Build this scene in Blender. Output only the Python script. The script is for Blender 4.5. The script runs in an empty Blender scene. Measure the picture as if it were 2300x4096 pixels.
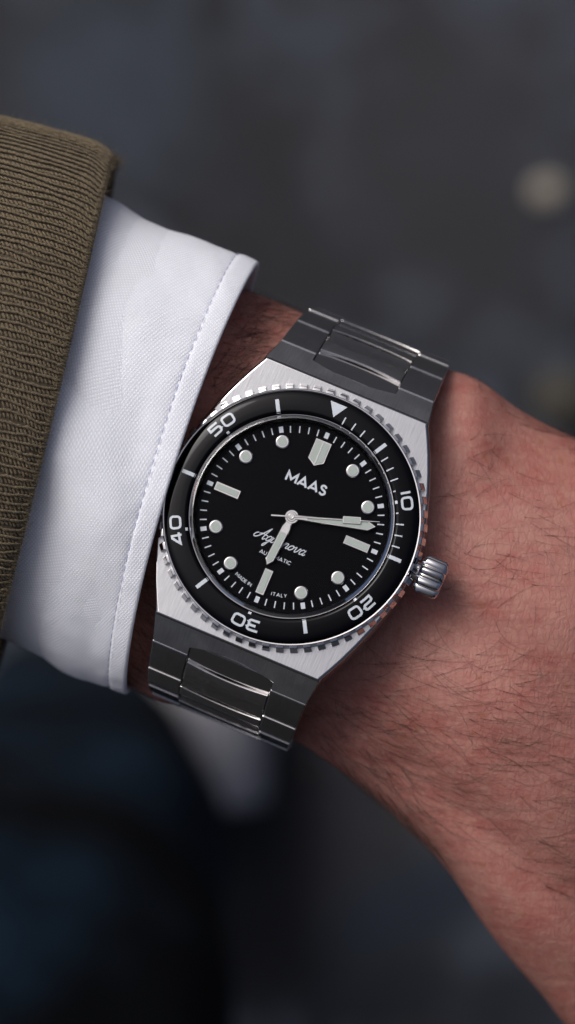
import bpy, bmesh, math, random
import numpy as np
from math import sin, cos, pi, radians, sqrt, atan2
from mathutils import Vector, Matrix
from mathutils.bvhtree import BVHTree
from mathutils import noise as mnoise
rng = np.random.default_rng(7); random.seed(7)
scene = bpy.context.scene
MM = 0.001
# ------------------------------------------------------------------ camera, world, sun
CD = 400.0                       # camera height above the dial, mm
PX = 27.5                        # photograph pixels per mm at the dial
def U(px, py, z):                # a photograph pixel at height z (mm) -> place in mm
    f = (CD - z) / CD / PX
    return np.array([(px - 1150) * f, (2048 - py) * f, z])
cd = bpy.data.cameras.new('camera'); cam = bpy.data.objects.new('camera', cd)
scene.collection.objects.link(cam); scene.camera = cam
cam.location = (0, 0, CD * MM)
cd.sensor_fit = 'HORIZONTAL'; cd.sensor_width = 24
cd.lens = 24 * CD / (2300 / PX)
cd.clip_start = 0.01; cd.clip_end = 200
cd.dof.use_dof = True; cd.dof.focus_distance = (CD - 1.0) * MM; cd.dof.aperture_fstop = cd.lens / 8.5
SUN_EL, SUN_AZ = radians(47), radians(-42)   # azimuth from +Y towards +X
world = bpy.data.worlds.new('World'); scene.world = world; world.use_nodes = True
wn = world.node_tree; wn.nodes.clear()
sky = wn.nodes.new('ShaderNodeTexSky'); sky.sky_type = 'NISHITA'; sky.sun_disc = False
sky.sun_elevation = SUN_EL; sky.sun_rotation = SUN_AZ
sky.air_density = 0.35; sky.dust_density = 8.0; sky.ozone_density = 3.5
bg = wn.nodes.new('ShaderNodeBackground'); bg.inputs['Strength'].default_value = 0.085
wo = wn.nodes.new('ShaderNodeOutputWorld')
wn.links.new(sky.outputs[0], bg.inputs[0]); wn.links.new(bg.outputs[0], wo.inputs[0])
sl = bpy.data.lights.new('sun', 'SUN'); sl.energy = 0.8; sl.angle = radians(30); sl.color = (1.0, 0.98, 0.96)
so = bpy.data.objects.new('sun', sl); scene.collection.objects.link(so)
sd = Vector((sin(SUN_AZ) * cos(SUN_EL), cos(SUN_AZ) * cos(SUN_EL), sin(SUN_EL)))
so.rotation_euler = sd.to_track_quat('Z', 'Y').to_euler(); so.location = sd * 3
scene.view_settings.view_transform = 'Standard'; scene.view_settings.look = 'None'
scene.view_settings.exposure = 0.42
scene.render.engine = 'CYCLES'
scene.cycles.use_denoising = True; scene.cycles.max_bounces = 10; scene.cycles.transparent_max_bounces = 12
scene.cycles.sample_clamp_indirect = 4.0

# ------------------------------------------------------------------ helpers
def link(o, parent=None):
    scene.collection.objects.link(o)
    if parent is not None: o.parent = parent
    return o
def mesh_data(name, v, f, mat, smooth=False, uv=None):
    me = bpy.data.meshes.new(name)
    me.from_pydata([tuple(p) for p in (np.asarray(v, float) * MM)], [], f)
    me.materials.append(mat)
    if smooth: me.polygons.foreach_set('use_smooth', [True] * len(me.polygons))
    if uv is not None:
        L = me.uv_layers.new(name='UVMap'); vi = np.empty(len(me.loops), int); me.loops.foreach_get('vertex_index', vi)
        L.data.foreach_set('uv', np.asarray(uv, float)[vi].ravel())
    me.update(); return me
def mobj(name, v, f, mat, parent=None, smooth=False, uv=None, label=None, kind=None):
    o = bpy.data.objects.new(name, mesh_data(name, v, f, mat, smooth, uv)); link(o, parent)
    if label: o['label'] = label
    if kind: o['kind'] = kind
    return o
def baked(o):
    dg = bpy.context.evaluated_depsgraph_get(); dg.update()
    me = bpy.data.meshes.new_from_object(o.evaluated_get(dg)); o.modifiers.clear(); o.data = me
def bevel(o, w, seg=2, ang=30):
    m = o.modifiers.new('b', 'BEVEL'); m.width = w * MM; m.segments = seg; m.limit_method = 'ANGLE'; m.angle_limit = radians(ang)
    m.harden_normals = False
def autosmooth(me, deg=32):
    bm = bmesh.new(); bm.from_mesh(me)
    for f in bm.faces: f.smooth = True
    for e in bm.edges:
        if len(e.link_faces) == 2: e.smooth = e.calc_face_angle(0) < radians(deg)
    bm.to_mesh(me); bm.free()
def fixnormals(me):
    bm = bmesh.new(); bm.from_mesh(me); bmesh.ops.recalc_face_normals(bm, faces=bm.faces); bm.to_mesh(me); bm.free()
def lathe(prof, n=160, rmod=None, closed=False):
    v, f = [], []
    for i in range(n):
        a = 2 * pi * i / n
        for k, (r, z) in enumerate(prof):
            rr = r if rmod is None else rmod(k, r, a)
            v.append((rr * sin(a), rr * cos(a), z))
    m = len(prof)
    for i in range(n):
        j = (i + 1) % n
        for k in range(m if closed else m - 1):
            l = (k + 1) % m
            f.append((i * m + k, i * m + l, j * m + l, j * m + k))
    return v, f
def catmull(P, n=8, closed=False):
    P = np.asarray(P, float); out = []; N = len(P)
    rngi = range(N) if closed else range(N - 1)
    for i in rngi:
        g = lambda k: P[k % N] if closed else P[min(max(k, 0), N - 1)]
        p0, p1, p2, p3 = g(i - 1), g(i), g(i + 1), g(i + 2)
        if not closed:
            if i == 0: p0 = 2 * p1 - p2
            if i == N - 2: p3 = 2 * p2 - p1
        for t in np.arange(n) / n:
            out.append(.5 * (2 * p1 + (p2 - p0) * t + (2 * p0 - 5 * p1 + 4 * p2 - p3) * t * t + (3 * p1 - p0 - 3 * p2 + p3) * t ** 3))
    if not closed: out.append(P[-1])
    return np.array(out)
def prism(poly, z0, z1):
    n = len(poly); v = [(x, y, z1) for x, y in poly] + [(x, y, z0) for x, y in poly]
    a = sum(poly[i][0] * poly[(i + 1) % n][1] - poly[(i + 1) % n][0] * poly[i][1] for i in range(n))
    f = [tuple(range(n)), tuple(range(2 * n - 1, n - 1, -1))] + [(i, i + n, (i + 1) % n + n, (i + 1) % n) for i in range(n)]
    if a < 0: f = [tuple(reversed(q)) for q in f]
    return v, f
def offset_poly(poly, d):        # inward offset of a CCW polygon
    P = np.array(poly, float); n = len(P); out = []
    for i in range(n):
        a = P[i] - P[i - 1]; b = P[(i + 1) % n] - P[i]
        a /= np.linalg.norm(a); b /= np.linalg.norm(b)
        na = np.array([-a[1], a[0]]); nb = np.array([-b[1], b[0]]); m = na + nb; m /= np.linalg.norm(m)
        out.append(P[i] + m * d / max(.35, m @ na))
    return [tuple(p) for p in out]

# ------------------------------------------------------------------ materials
class NT:
    def __init__(s, name):
        s.m = bpy.data.materials.new(name); s.m.use_nodes = True; s.t = s.m.node_tree; s.t.nodes.clear()
        s.out = s.n('ShaderNodeOutputMaterial'); s.p = s.n('ShaderNodeBsdfPrincipled'); s.l(s.p.outputs[0], s.out.inputs['Surface'])
    def n(s, t, **k):
        x = s.t.nodes.new(t)
        for a, b in k.items(): setattr(x, a, b)
        return x
    def l(s, a, b): s.t.links.new(a, b)
    def set(s, **k):
        for a, b in k.items():
            a = a.replace('_', ' ')
            if isinstance(b, bpy.types.NodeSocket): s.l(b, s.p.inputs[a])
            else: s.p.inputs[a].default_value = b
        return s
    def co(s, kind='Object', scale=(1000, 1000, 1000), rot=(0, 0, 0)):
        c = s.n('ShaderNodeTexCoord'); m = s.n('ShaderNodeMapping'); m.inputs['Scale'].default_value = scale; m.inputs['Rotation'].default_value = rot
        s.l(c.outputs[kind], m.inputs[0]); return m.outputs[0]
    def noise(s, co, scale, detail=3, rough=.5, dist=0):
        x = s.n('ShaderNodeTexNoise'); s.l(co, x.inputs['Vector'])
        x.inputs['Scale'].default_value = scale; x.inputs['Detail'].default_value = detail; x.inputs['Roughness'].default_value = rough; x.inputs['Distortion'].default_value = dist
        return x.outputs['Fac']
    def ramp(s, fac, stops):
        r = s.n('ShaderNodeValToRGB'); s.l(fac, r.inputs[0]); e = r.color_ramp.elements
        while len(e) < len(stops): e.new(.5)
        for q, (p, c) in zip(e, stops):
            q.position = p; q.color = c if len(c) == 4 else (*c, 1)
        return r.outputs[0]
    def map(s, fac, a, b, c, d):
        r = s.n('ShaderNodeMapRange'); s.l(fac, r.inputs[0])
        for i, x in zip((1, 2, 3, 4), (a, b, c, d)): r.inputs[i].default_value = x
        return r.outputs[0]
    def math(s, op, a, b=None, clamp=False):
        r = s.n('ShaderNodeMath', operation=op); r.use_clamp = clamp
        for i, x in enumerate((a, b)):
            if x is None: continue
            if isinstance(x, bpy.types.NodeSocket): s.l(x, r.inputs[i])
            else: r.inputs[i].default_value = x
        return r.outputs[0]
    def mix(s, fac, a, b, mode='MIX'):
        r = s.n('ShaderNodeMix', data_type='RGBA', blend_type=mode)
        for i, x in ((0, fac), (6, a), (7, b)):
            if isinstance(x, bpy.types.NodeSocket): s.l(x, r.inputs[i])
            else: r.inputs[i].default_value = x if i == 0 or len(x) == 4 else (*x, 1)
        return r.outputs[2]
    def bump(s, h, dist, strength=1.0, prev=None):
        b = s.n('ShaderNodeBump'); s.l(h, b.inputs['Height']); b.inputs['Distance'].default_value = dist * MM; b.inputs['Strength'].default_value = strength
        if prev is not None: s.l(prev, b.inputs['Normal'])
        return b.outputs[0]

def brushed(name, col=(.57, .575, .575), rough=.32, amp=.007, sc=(1, 1)):
    t = NT(name); c = t.co(scale=(1000, 1000, 1000))
    c1 = t.co(scale=(9000 * sc[0], 350 * sc[1], 700)); c2 = t.co(scale=(5200 * sc[0], 260 * sc[1], 500))
    n1 = t.noise(c1, 1, 2); n2 = t.noise(c2, 1, 3); n3 = t.noise(c, .35, 3)
    h = t.math('ADD', n1, t.math('MULTIPLY', n2, .9))
    t.set(Metallic=1.0, Roughness=t.map(n3, .3, .7, rough - .02, rough + .03), Anisotropic=.55,
          Base_Color=t.mix(t.map(n2, .3, .7, 0, 1), (col[0] * .90, col[1] * .90, col[2] * .90), (col[0] * 1.06, col[1] * 1.06, col[2] * 1.06)),
          Normal=t.bump(h, amp, .9))
    tg = t.n('ShaderNodeTangent', direction_type='UV_MAP'); tg.uv_map = 'UVMap'; t.l(tg.outputs[0], t.p.inputs['Tangent'])
    return t.m
M = {}
M['brushed'] = brushed('brushed_steel')
M['brushed_link'] = brushed('brushed_steel_link', col=(.56, .55, .54), rough=.16, amp=.004)
def polished(name, col=(.64, .63, .62), rough=.07):
    t = NT(name); c = t.co(); n = t.noise(c, 1.2, 4); s_ = t.noise(t.co(scale=(3000, 300, 900), rot=(0, 0, .6)), 1, 2)
    t.set(Metallic=1.0, Base_Color=(*col, 1), Roughness=t.map(n, .3, .7, rough * .7, rough * 1.6), Normal=t.bump(s_, .002, .3))
    return t.m
M['polished'] = polished('polished_steel')
M['polished_link'] = polished('polished_steel_link', (.68, .66, .64), .17)
M['gilt'] = polished('polished_marker_metal', (.78, .76, .71), .12)
t = NT('glossy_black_ceramic'); c = t.co()
n = t.noise(c, 3, 5); sp = t.noise(c, 9, 1)
t.set(Base_Color=(.0010, .0010, .0015, 1), Roughness=t.map(n, .3, .75, .04, .08), IOR=1.29,
      Normal=t.bump(t.noise(c, .5, 2), .02, .25))
M['insert'] = t.m
t = NT('matt_black_dial'); c = t.co(); n = t.noise(c, 12, 4)
t.set(Base_Color=t.mix(n, (.0009, .0011, .0018), (.0022, .0024, .0036)), Roughness=.4, IOR=1.3, Normal=t.bump(n, .004, .3)); t.p.inputs['Specular IOR Level'].default_value = .08
M['dial'] = t.m
t = NT('white_print'); n = t.noise(t.co(), 6, 3)
t.set(Base_Color=t.mix(n, (.50, .53, .56), (.62, .65, .68)), Roughness=.5); M['print'] = t.m
t = NT('bezel_print'); n = t.noise(t.co(), 4, 4)
t.set(Base_Color=t.mix(n, (.46, .51, .54), (.60, .64, .67)), Roughness=.28); M['bezel_print'] = t.m
t = NT('lume'); n = t.noise(t.co(), 14, 4)
t.set(Base_Color=t.mix(n, (.34, .39, .34), (.43, .48, .42)), Roughness=.7, Normal=t.bump(n, .01, .4)); M['lume'] = t.m
# crystal: see-through with a weak coated reflection
t = NT('coated_crystal'); t.t.nodes.remove(t.p)
tr = t.n('ShaderNodeBsdfTransparent'); gl = t.n('ShaderNodeBsdfGlossy'); gl.inputs['Roughness'].default_value = .02
fr = t.n('ShaderNodeFresnel'); fr.inputs[0].default_value = 1.10; mx = t.n('ShaderNodeMixShader')
tr.inputs[0].default_value = (.97, .975, .985, 1)
t.l(fr.outputs[0], mx.inputs[0]); t.l(tr.outputs[0], mx.inputs[1]); t.l(gl.outputs[0], mx.inputs[2]); t.l(mx.outputs[0], t.out.inputs['Surface'])
M['crystal'] = t.m
t = NT('crystal_rim'); t.t.nodes.remove(t.p)
tr = t.n('ShaderNodeBsdfTransparent'); gl = t.n('ShaderNodeBsdfGlossy'); gl.inputs['Roughness'].default_value = .05
mx = t.n('ShaderNodeMixShader'); fr = t.n('ShaderNodeFresnel'); fr.inputs[0].default_value = 1.75
tr.inputs[0].default_value = (.8, .82, .86, 1)
t.l(fr.outputs[0], mx.inputs[0]); t.l(tr.outputs[0], mx.inputs[1]); t.l(gl.outputs[0], mx.inputs[2]); t.l(mx.outputs[0], t.out.inputs['Surface'])
M['rim'] = t.m
# skin
t = NT('skin'); c = t.co()
big = t.noise(c, .07, 5, .6); mid = t.noise(c, .5, 5, .7); fine = t.noise(c, 2.2, 3, .6)
col = t.ramp(big, [(.32, (.52, .265, .225)), (.5, (.50, .225, .19)), (.68, (.47, .185, .155))])
col = t.mix(t.map(mid, .35, .65, 0, .75), col, (.58, .33, .26)); red = t.noise(t.co(scale=(900, 1100, 1000)), .22, 4, .65); col = t.mix(t.map(red, .48, .68, 0, .55), col, (.44, .13, .11))
v = t.n('ShaderNodeTexVoronoi', feature='DISTANCE_TO_EDGE'); cw = t.co(scale=(1000, 420, 700), rot=(0, 0, .45))
wv = t.n('ShaderNodeVectorMath', operation='ADD'); nz = t.n('ShaderNodeTexNoise'); t.l(c, nz.inputs['Vector']); nz.inputs['Scale'].default_value = .6
t.l(cw, wv.inputs[0]); t.l(nz.outputs['Color'], wv.inputs[1]); t.l(wv.outputs[0], v.inputs['Vector']); v.inputs['Scale'].default_value = 1.15
v2 = t.n('ShaderNodeTexVoronoi', feature='DISTANCE_TO_EDGE'); c3 = t.co(scale=(420, 1000, 800), rot=(0, 0, .2)); t.l(c3, v2.inputs['Vector']); v2.inputs['Scale'].default_value = .45
crease = t.math('MULTIPLY', t.map(v.outputs[0], 0, .16, 0, 1), t.map(v2.outputs[0], 0, .08, .45, 1))
col = t.mix(t.map(crease, 0, 1, .19, 0), col, (.28, .09, .07))
# freckles
fv = t.n('ShaderNodeTexVoronoi', feature='F1'); t.l(c, fv.inputs['Vector']); fv.inputs['Scale'].default_value = .22; fv.inputs['Randomness'].default_value = 1
fw = t.math('ADD', fv.outputs['Distance'], t.math('MULTIPLY', t.math('SUBTRACT', t.noise(c, 1.3, 2), .5), .22))
sel = t.map(t.n('ShaderNodeSeparateColor').outputs[0], 0, 1, 0, 1)
sc_ = t.t.nodes[-2] if False else None
frk = t.map(fw, .06, .16, .55, 0)
col = t.mix(frk, col, (.40, .17, .09))
col = t.mix(1.0, col, (.79, .71, .675), 'MULTIPLY')
wr = t.n('ShaderNodeTexNoise'); t.l(t.co(scale=(120, 700, 300), rot=(0, 0, .42)), wr.inputs['Vector']); wr.inputs['Scale'].default_value = 1; wr.inputs['Detail'].default_value = 3
b1 = t.bump(wr.outputs['Fac'], .35, .5); b2 = t.bump(crease, .05, .7, b1); b3 = t.bump(fine, .05, .5, b2)
t.set(Base_Color=col, Roughness=t.map(fine, .3, .7, .46, .62), Normal=b3, IOR=1.4)
t.p.inputs['Subsurface Weight'].default_value = .12; t.p.inputs['Subsurface Radius'].default_value = (1, .35, .2); t.p.inputs['Subsurface Scale'].default_value = .0012
M['skin'] = t.m
t = NT('dark_hair'); t.set(Base_Color=(.045, .022, .014, 1), Roughness=.45); M['hair'] = t.m
t = NT('nail'); t.set(Base_Color=(.6, .36, .31, 1), Roughness=.3); M['nail'] = t.m
# shirt cloth (uv in mm)
t = NT('white_shirt_cloth'); c = t.co('UV', (1, 1, 1), (0, 0, .5))
w1 = t.n('ShaderNodeTexWave', wave_type='BANDS', bands_direction='X'); w2 = t.n('ShaderNodeTexWave', wave_type='BANDS', bands_direction='Y')
for w in (w1, w2):
    t.l(c, w.inputs['Vector']); w.inputs['Scale'].default_value = .80; w.inputs['Distortion'].default_value = .6; w.inputs['Detail'].default_value = 2; w.inputs['Detail Scale'].default_value = 2
wv_ = t.math('MULTIPLY', w1.outputs['Fac'], w2.outputs['Fac']); nn = t.noise(c, 6, 3); big = t.noise(c, .12, 2)
col = t.mix(t.map(wv_, 0, .8, 0, 1), (.72, .74, .78), (.875, .89, .915)); col = t.mix(t.map(big, .4, .7, 0, .12), col, (.66, .63, .62))
t.set(Base_Color=col, Roughness=.9, Normal=t.bump(t.math('ADD', wv_, t.math('MULTIPLY', nn, .6)), .07, .7)); t.p.inputs['Sheen Weight'].default_value = .2
M['shirt'] = t.m
t = NT('blue_grey_thread'); t.set(Base_Color=(.42, .46, .62, 1), Roughness=.8); M['thread'] = t.m
t = NT('olive_wool'); c = t.co(); n1 = t.noise(c, 6, 4, .7); n2 = t.noise(c, .12, 2)
w = t.n('ShaderNodeTexWave', wave_type='BANDS', bands_direction='DIAGONAL'); t.l(c, w.inputs['Vector']); w.inputs['Scale'].default_value = 2.2; w.inputs['Distortion'].default_value = 2
col = t.mix(n1, (.070, .051, .026), (.225, .172, .094)); col = t.mix(t.map(n2, .3, .7, 0, .35), col, (.17, .125, .062))
t.set(Base_Color=col, Roughness=.95, Normal=t.bump(t.math('ADD', n1, w.outputs['Fac']), .08, .7)); t.p.inputs['Sheen Weight'].default_value = .15
M['wool'] = t.m
t = NT('olive_wool_ground'); n1 = t.noise(t.co(), 4, 3); t.set(Base_Color=t.mix(n1, (.045, .034, .020), (.10, .078, .048)), Roughness=1.0); M['wool_dark'] = t.m
t = NT('navy_cloth'); c = t.co(scale=(1, 1, 1)); n1 = t.noise(c, 14, 4); 
t.set(Base_Color=t.mix(t.map(n1, .4, .62, 0, 1), (.0007, .0011, .0020), (.0045, .0125, .023)), Roughness=1.0); t.p.inputs['Specular IOR Level'].default_value = .1; M['navy'] = t.m
t = NT('pale_shoe_leather'); n1 = t.noise(t.co(), .05, 3); t.set(Base_Color=t.mix(n1, (.20, .20, .21), (.32, .31, .32)), Roughness=.6); M['shoe'] = t.m
t = NT('dark_rubber'); t.set(Base_Color=(.012, .012, .013, 1), Roughness=.7); M['rubber'] = t.m

# ------------------------------------------------------------------ watch
T8 = radians(7.6); nrm = Vector((-.40 * sin(T8), .915 * sin(T8), cos(T8))).normalized()
R23 = radians(23.1); xa = Vector((cos(R23), -sin(R23), 0)); xa = (xa - nrm * xa.dot(nrm)).normalized(); ya = nrm.cross(xa)
WM = Matrix((xa, ya, nrm)).transposed().to_4x4(); wc = U(1168, 2069.5, 0); WM.translation = Vector(wc * MM)
watch = bpy.data.objects.new('wrist_watch', None); link(watch); watch.matrix_world = WM; watch.empty_display_size = .02
watch['label'] = 'steel diving wristwatch with black dial and black rotating bezel worn on the bare wrist'
watch['category'] = 'wristwatch'
def w2l(px, py):                 # photograph pixel -> dial plane, mm (for outlines)
    dx, dy = px - 1168, py - 2069.5
    return ((dx * cos(R23) + dy * sin(R23)) / PX, (dx * sin(R23) - dy * cos(R23)) / PX)

# dial
v, f = lathe([(0.0, 0.0), (5, 0), (10, 0), (14.6, 0)], 120); dial = mobj('dial', v, f, M['dial'], watch); fixnormals(dial.data)
# bar marks
def bar_poly(a, r0, r1, w, n=1):
    out = []; s, c = sin(a), cos(a)
    for k in range(n + 1):
        r = r0 + (r1 - r0) * k / n
        out.append(((r * s - w / 2 * c, r * c + w / 2 * s), (r * s + w / 2 * c, r * c - w / 2 * s)))
    return out
def bar_mesh(a, r0, r1, w, zf, n=1):
    v, f = [], []
    for (l, r) in bar_poly(a, r0, r1, w, n):
        for p in (l, r): v.append((*p, zf(math.hypot(*p))))
    for k in range(n): f.append((2 * k, 2 * k + 1, 2 * k + 3, 2 * k + 2))
    return v, f
for i in range(60):
    a = 2 * pi * i / 60
    if i % 5 == 0: v, f = bar_mesh(a, 12.55, 13.45, .62, lambda r: .03)
    else: v, f = bar_mesh(a, 12.45, 13.45, .17, lambda r: .03)
    mobj('minute_mark', v, f, M['print'], dial)
# stroke lettering
def ribbon(P, w, closed=False):
    P = [np.array(p, float) for p in P]; n = len(P); L = []
    for i in range(n):
        if closed: a = P[i] - P[i - 1]; b = P[(i + 1) % n] - P[i]
        else:
            a = P[i] - P[i - 1] if i else P[1] - P[0]; b = P[i + 1] - P[i] if i < n - 1 else P[-1] - P[-2]
        a = a / (np.linalg.norm(a) + 1e-9); b = b / (np.linalg.norm(b) + 1e-9)
        na = np.array([-a[1], a[0]]); m = na + np.array([-b[1], b[0]]); m /= (np.linalg.norm(m) + 1e-9)
        d = w / 2 / max(.42, m @ na); L.append((P[i] + m * d, P[i] - m * d))
    return L
def roundcorners(pts, closed=False):      # pts: (x,y,r)
    out = []; n = len(pts)
    for i, (x, y, r) in enumerate(pts):
        if r <= 0 or (not closed and i in (0, n - 1)): out.append((x, y)); continue
        p = np.array([x, y]); a = np.array(pts[i - 1][:2]) - p; b = np.array(pts[(i + 1) % n][:2]) - p
        la, lb = np.linalg.norm(a), np.linalg.norm(b); rr = min(r, la * .5, lb * .5)
        A, B = p + a / la * rr, p + b / lb * rr
        for t_ in np.linspace(0, 1, 6): out.append(tuple((1 - t_) ** 2 * A + 2 * t_ * (1 - t_) * p + t_ * t_ * B))
    return out
def resample(P, d, closed=False):
    P = [np.array(p, float) for p in P]; Q = P + [P[0]] if closed else P; out = []
    for a, b in zip(Q[:-1], Q[1:]):
        k = max(1, int(np.linalg.norm(b - a) / d)); out += [a + (b - a) * i / k for i in range(k)]
    if not closed: out.append(Q[-1])
    return out
def C(*p): return [tuple(q) for q in catmull(p, 5)]
G = {
 'M': (1.12, [[(0, 0), (0.02, 1), (.56, .28), (1.10, 1), (1.12, 0)]]),
 'A': (1.02, [[(0, 0), (.51, 1), (1.02, 0)], [(.2, .27), (.82, .27)]]),
 'S': (.70, [C((.64, .80), (.50, .95), (.32, 1), (.13, .92), (.09, .74), (.22, .58), (.45, .49), (.62, .37), (.64, .18), (.50, .04), (.30, 0), (.04, .16))]),
 'U': (.75, [C((0, 1), (0, .6), (.02, .25), (.2, .02), (.375, 0), (.55, .02), (.73, .25), (.75, .6), (.75, 1))]),
 'T': (.75, [[(0, 1), (.75, 1)], [(.375, .98), (.375, 0)]]),
 'O': (1.0, [C(*[(.5 + .5 * sin(2 * pi * k / 12), .5 + .5 * cos(2 * pi * k / 12)) for k in range(13)])]),
 'I': (.02, [[(0, 0), (0, 1)]]),
 'C': (.85, [C(*[(.5 + .5 * cos(x), .5 + .5 * sin(x)) for x in np.linspace(.75, 2 * pi - .75, 10)])]),
 'D': (.8, [[(0, 0), (0, 1), (.35, 1), (.62, .9), (.8, .65), (.8, .35), (.62, .1), (.35, 0), (-.04, 0)]]),
 'E': (.55, [[(.55, 1), (0, 1), (0, 0), (.55, 0)], [(0, .5), (.5, .5)]]),
 'N': (.85, [[(0, 0), (0, 1), (.85, 0), (.85, 1)]]),
 'L': (.5, [[(0, 1), (0, 0), (.5, 0)]]),
 'Y': (.8, [[(0, 1), (.4, .48), (.8, 1)], [(.4, .5), (.4, 0)]]),
 ' ': (.25, []),
}
r_ = .34
G0 = {
 '0': (1.06, [('c', [(0, 0, r_), (1.06, 0, r_), (1.06, 1, r_), (0, 1, r_)])]),
 '1': (.02, [('o', [(0, 0, 0), (0, 1, 0)])]),
 '2': (1.0, [('o', [(0, .98, 0), (1, 1, r_), (1, .50, r_), (0, .5, r_), (0, 0, 0), (1.03, 0, 0)])]),
 '3': (1.0, [('o', [(0, 1, 0), (1, 1, r_), (1, .52, r_), (.28, .52, 0)]), ('o', [(.3, .5, 0), (1, .5, r_), (1, 0, r_), (0, 0, 0)])]),
 '4': (1.05, [('o', [(.80, 0, 0), (.80, 1, 0), (.62, 1, 0), (0, .27, 0), (1.06, .27, 0)])]),
 '5': (1.0, [('o', [(.98, 1, 0), (.04, 1, 0), (0, .58, 0), (1, .58, r_), (1, 0, r_), (0, 0, 0)])]),
}
def strokes_to_mesh(strokes, w, place, zf):
    v, f = [], []
    for si, (P, cl) in enumerate(strokes):
        P = resample(P, .25, cl); L = ribbon(P, w, cl); b = len(v)
        for l, r in L:
            for p in (l, r):
                x, y = place(p[0], p[1]); v.append((x, y, zf(math.hypot(x, y)) + si * .003))
        n = len(L)
        for k in range(n if cl else n - 1):
            j = (k + 1) % n; f.append((b + 2 * k, b + 2 * k + 1, b + 2 * j + 1, b + 2 * j))
    return v, f
def line_text(txt, h, w, gap, cx, cy, name, label):
    xs = 0; st = []
    for ch in txt:
        adv, gs = G[ch]
        for g in gs: st.append(([(xs + x * h, y * h) for x, y in g], False))
        xs += adv * h + gap
    W = xs - gap
    v, f = strokes_to_mesh(st, w, lambda x, y: (cx - W / 2 + x, cy - h / 2 + y), lambda r: .03)
    o = mobj(name, v, f, M['print'], dial, label=label); fixnormals(o.data)
def arc_text(txt, h, w, gap, r, ang, label):   # along the bottom arc, letter tops towards the centre
    xs = 0; st = []
    for ch in txt:
        adv, gs = G[ch]
        for g in gs: st.append(([(xs + x * h, y * h) for x, y in g], False))
        xs += adv * h + gap
    W = xs - gap
    def place(x, y):
        a = ang - (x - W / 2) / r; rr = r + h / 2 - y
        return (rr * sin(a), rr * cos(a))
    v, f = strokes_to_mesh(st, w, place, lambda r: .03); o = mobj('lettering', v, f, M['print'], dial, label=label); fixnormals(o.data)
line_text('MAAS', 1.32, .31, .34, 0.02, 5.4, 'lettering', 'bold white four letter name below the twelve marker')
line_text('AUTOMATIC', .50, .095, .15, 0.02, -6.3, 'lettering', 'small white capitals behind the hour hand')
arc_text('MADE IN', .46, .085, .11, 11.5, radians(194.9), 'tiny white capitals beside the six marker')
arc_text('ITALY', .46, .085, .20, 11.5, radians(166.4), 'tiny white spaced capitals beside the six marker')
a_ = [(.33, .38), (.18, .46), (.03, .28), (.05, .06), (.16, 0), (.31, .15), (.37, .44), (.33, .1), (.41, 0), (.53, .14)]
scr = [[(.12, .42), (-.02, .30), (-.06, .08), (.08, -.02), (.28, .10), (.50, .48), (.74, 1.02), (.76, .95), (.72, .5), (.72, .1), (.80, -.02), (.95, .12)],
       [(.22, .36), (.5, .44), (.98, .38)],
       [(1.33, .38), (1.18, .46), (1.03, .28), (1.05, .06), (1.16, 0), (1.31, .15), (1.37, .44), (1.33, 0), (1.26, -.42), (1.16, -.52), (1.12, -.38), (1.25, -.14), (1.5, .14)],
       [(1.5, .44), (1.47, .12), (1.56, 0), (1.72, .12), (1.79, .44), (1.75, .1), (1.84, 0), (1.97, .15)],
       [(x + 1.95, y) for x, y in a_],
       [(2.47, .12), (2.57, .44), (2.54, .0), (2.57, .2), (2.70, .42), (2.82, .42), (2.84, .25), (2.82, .06), (2.90, 0), (3.02, .12)],
       [(3.26, .44), (3.10, .38), (3.03, .18), (3.10, .01), (3.24, .02), (3.36, .18), (3.36, .36), (3.26, .44), (3.34, .34), (3.50, .38)],
       [(3.48, .36), (3.56, .43), (3.60, .12), (3.68, 0), (3.82, .16), (3.88, .44), (3.98, .34)],
       [(x + 4.0, y) for x, y in a_]]
sc0 = 1.74; st = []
for s_ in scr: st.append(([((x + y * .42) * sc0, y * sc0) for x, y in catmull(s_, 6)], False))
v, f = strokes_to_mesh(st, .145, lambda x, y: (x - 4.10, y - 4.55), lambda r: .03)
o = mobj('lettering', v, f, M['print'], dial, label='white cursive lettering above the small capitals'); fixnormals(o.data)
# hour markers
def ccw(P):
    return P if sum(P[i][0] * P[(i + 1) % len(P)][1] - P[(i + 1) % len(P)][0] * P[i][1] for i in range(len(P))) > 0 else P[::-1]
def framed(name, poly, h, border, base, slope, label=None, gap=.10, inner=None, foot=.005):
    poly = ccw(poly); n = len(poly); inn = inner and ccw(inner) or offset_poly(poly, border)
    rings = [(poly, base + foot), (poly, base + h - slope), (offset_poly(poly, slope), base + h)]
    if n > 20: rings = [(poly, base + foot), (poly, base + h - .24), (offset_poly(poly, .05), base + h - .12), (offset_poly(poly, .12), base + h - .05), (offset_poly(poly, .20), base + h - .015), (offset_poly(poly, .24), base + h)]
    if inner is None: rings += [(inn, base + h), (inn, base + h - .20)]
    v = []; f = []
    for P, z in rings: v += [(x, y, z) for x, y in P]
    for k in range(len(rings) - 1):
        for i in range(n): j = (i + 1) % n; f.append((k * n + i, k * n + j, (k + 1) * n + j, (k + 1) * n + i))
    f.append(tuple(range((len(rings) - 1) * n, len(rings) * n)))
    if foot > .01: f.append(tuple(range(n - 1, -1, -1)))
    o = mobj(name, v, f, M['gilt'], watch, label=label)
    if inner is None: L = offset_poly(poly, border + gap); z0, z1 = base + h - .20, base + h - .03
    else: L = inn; z0, z1 = base + h, base + h + .03
    vv, ff = prism(L, z0, z1); mobj('lume', vv, ff, M['lume'], o); return o
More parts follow.
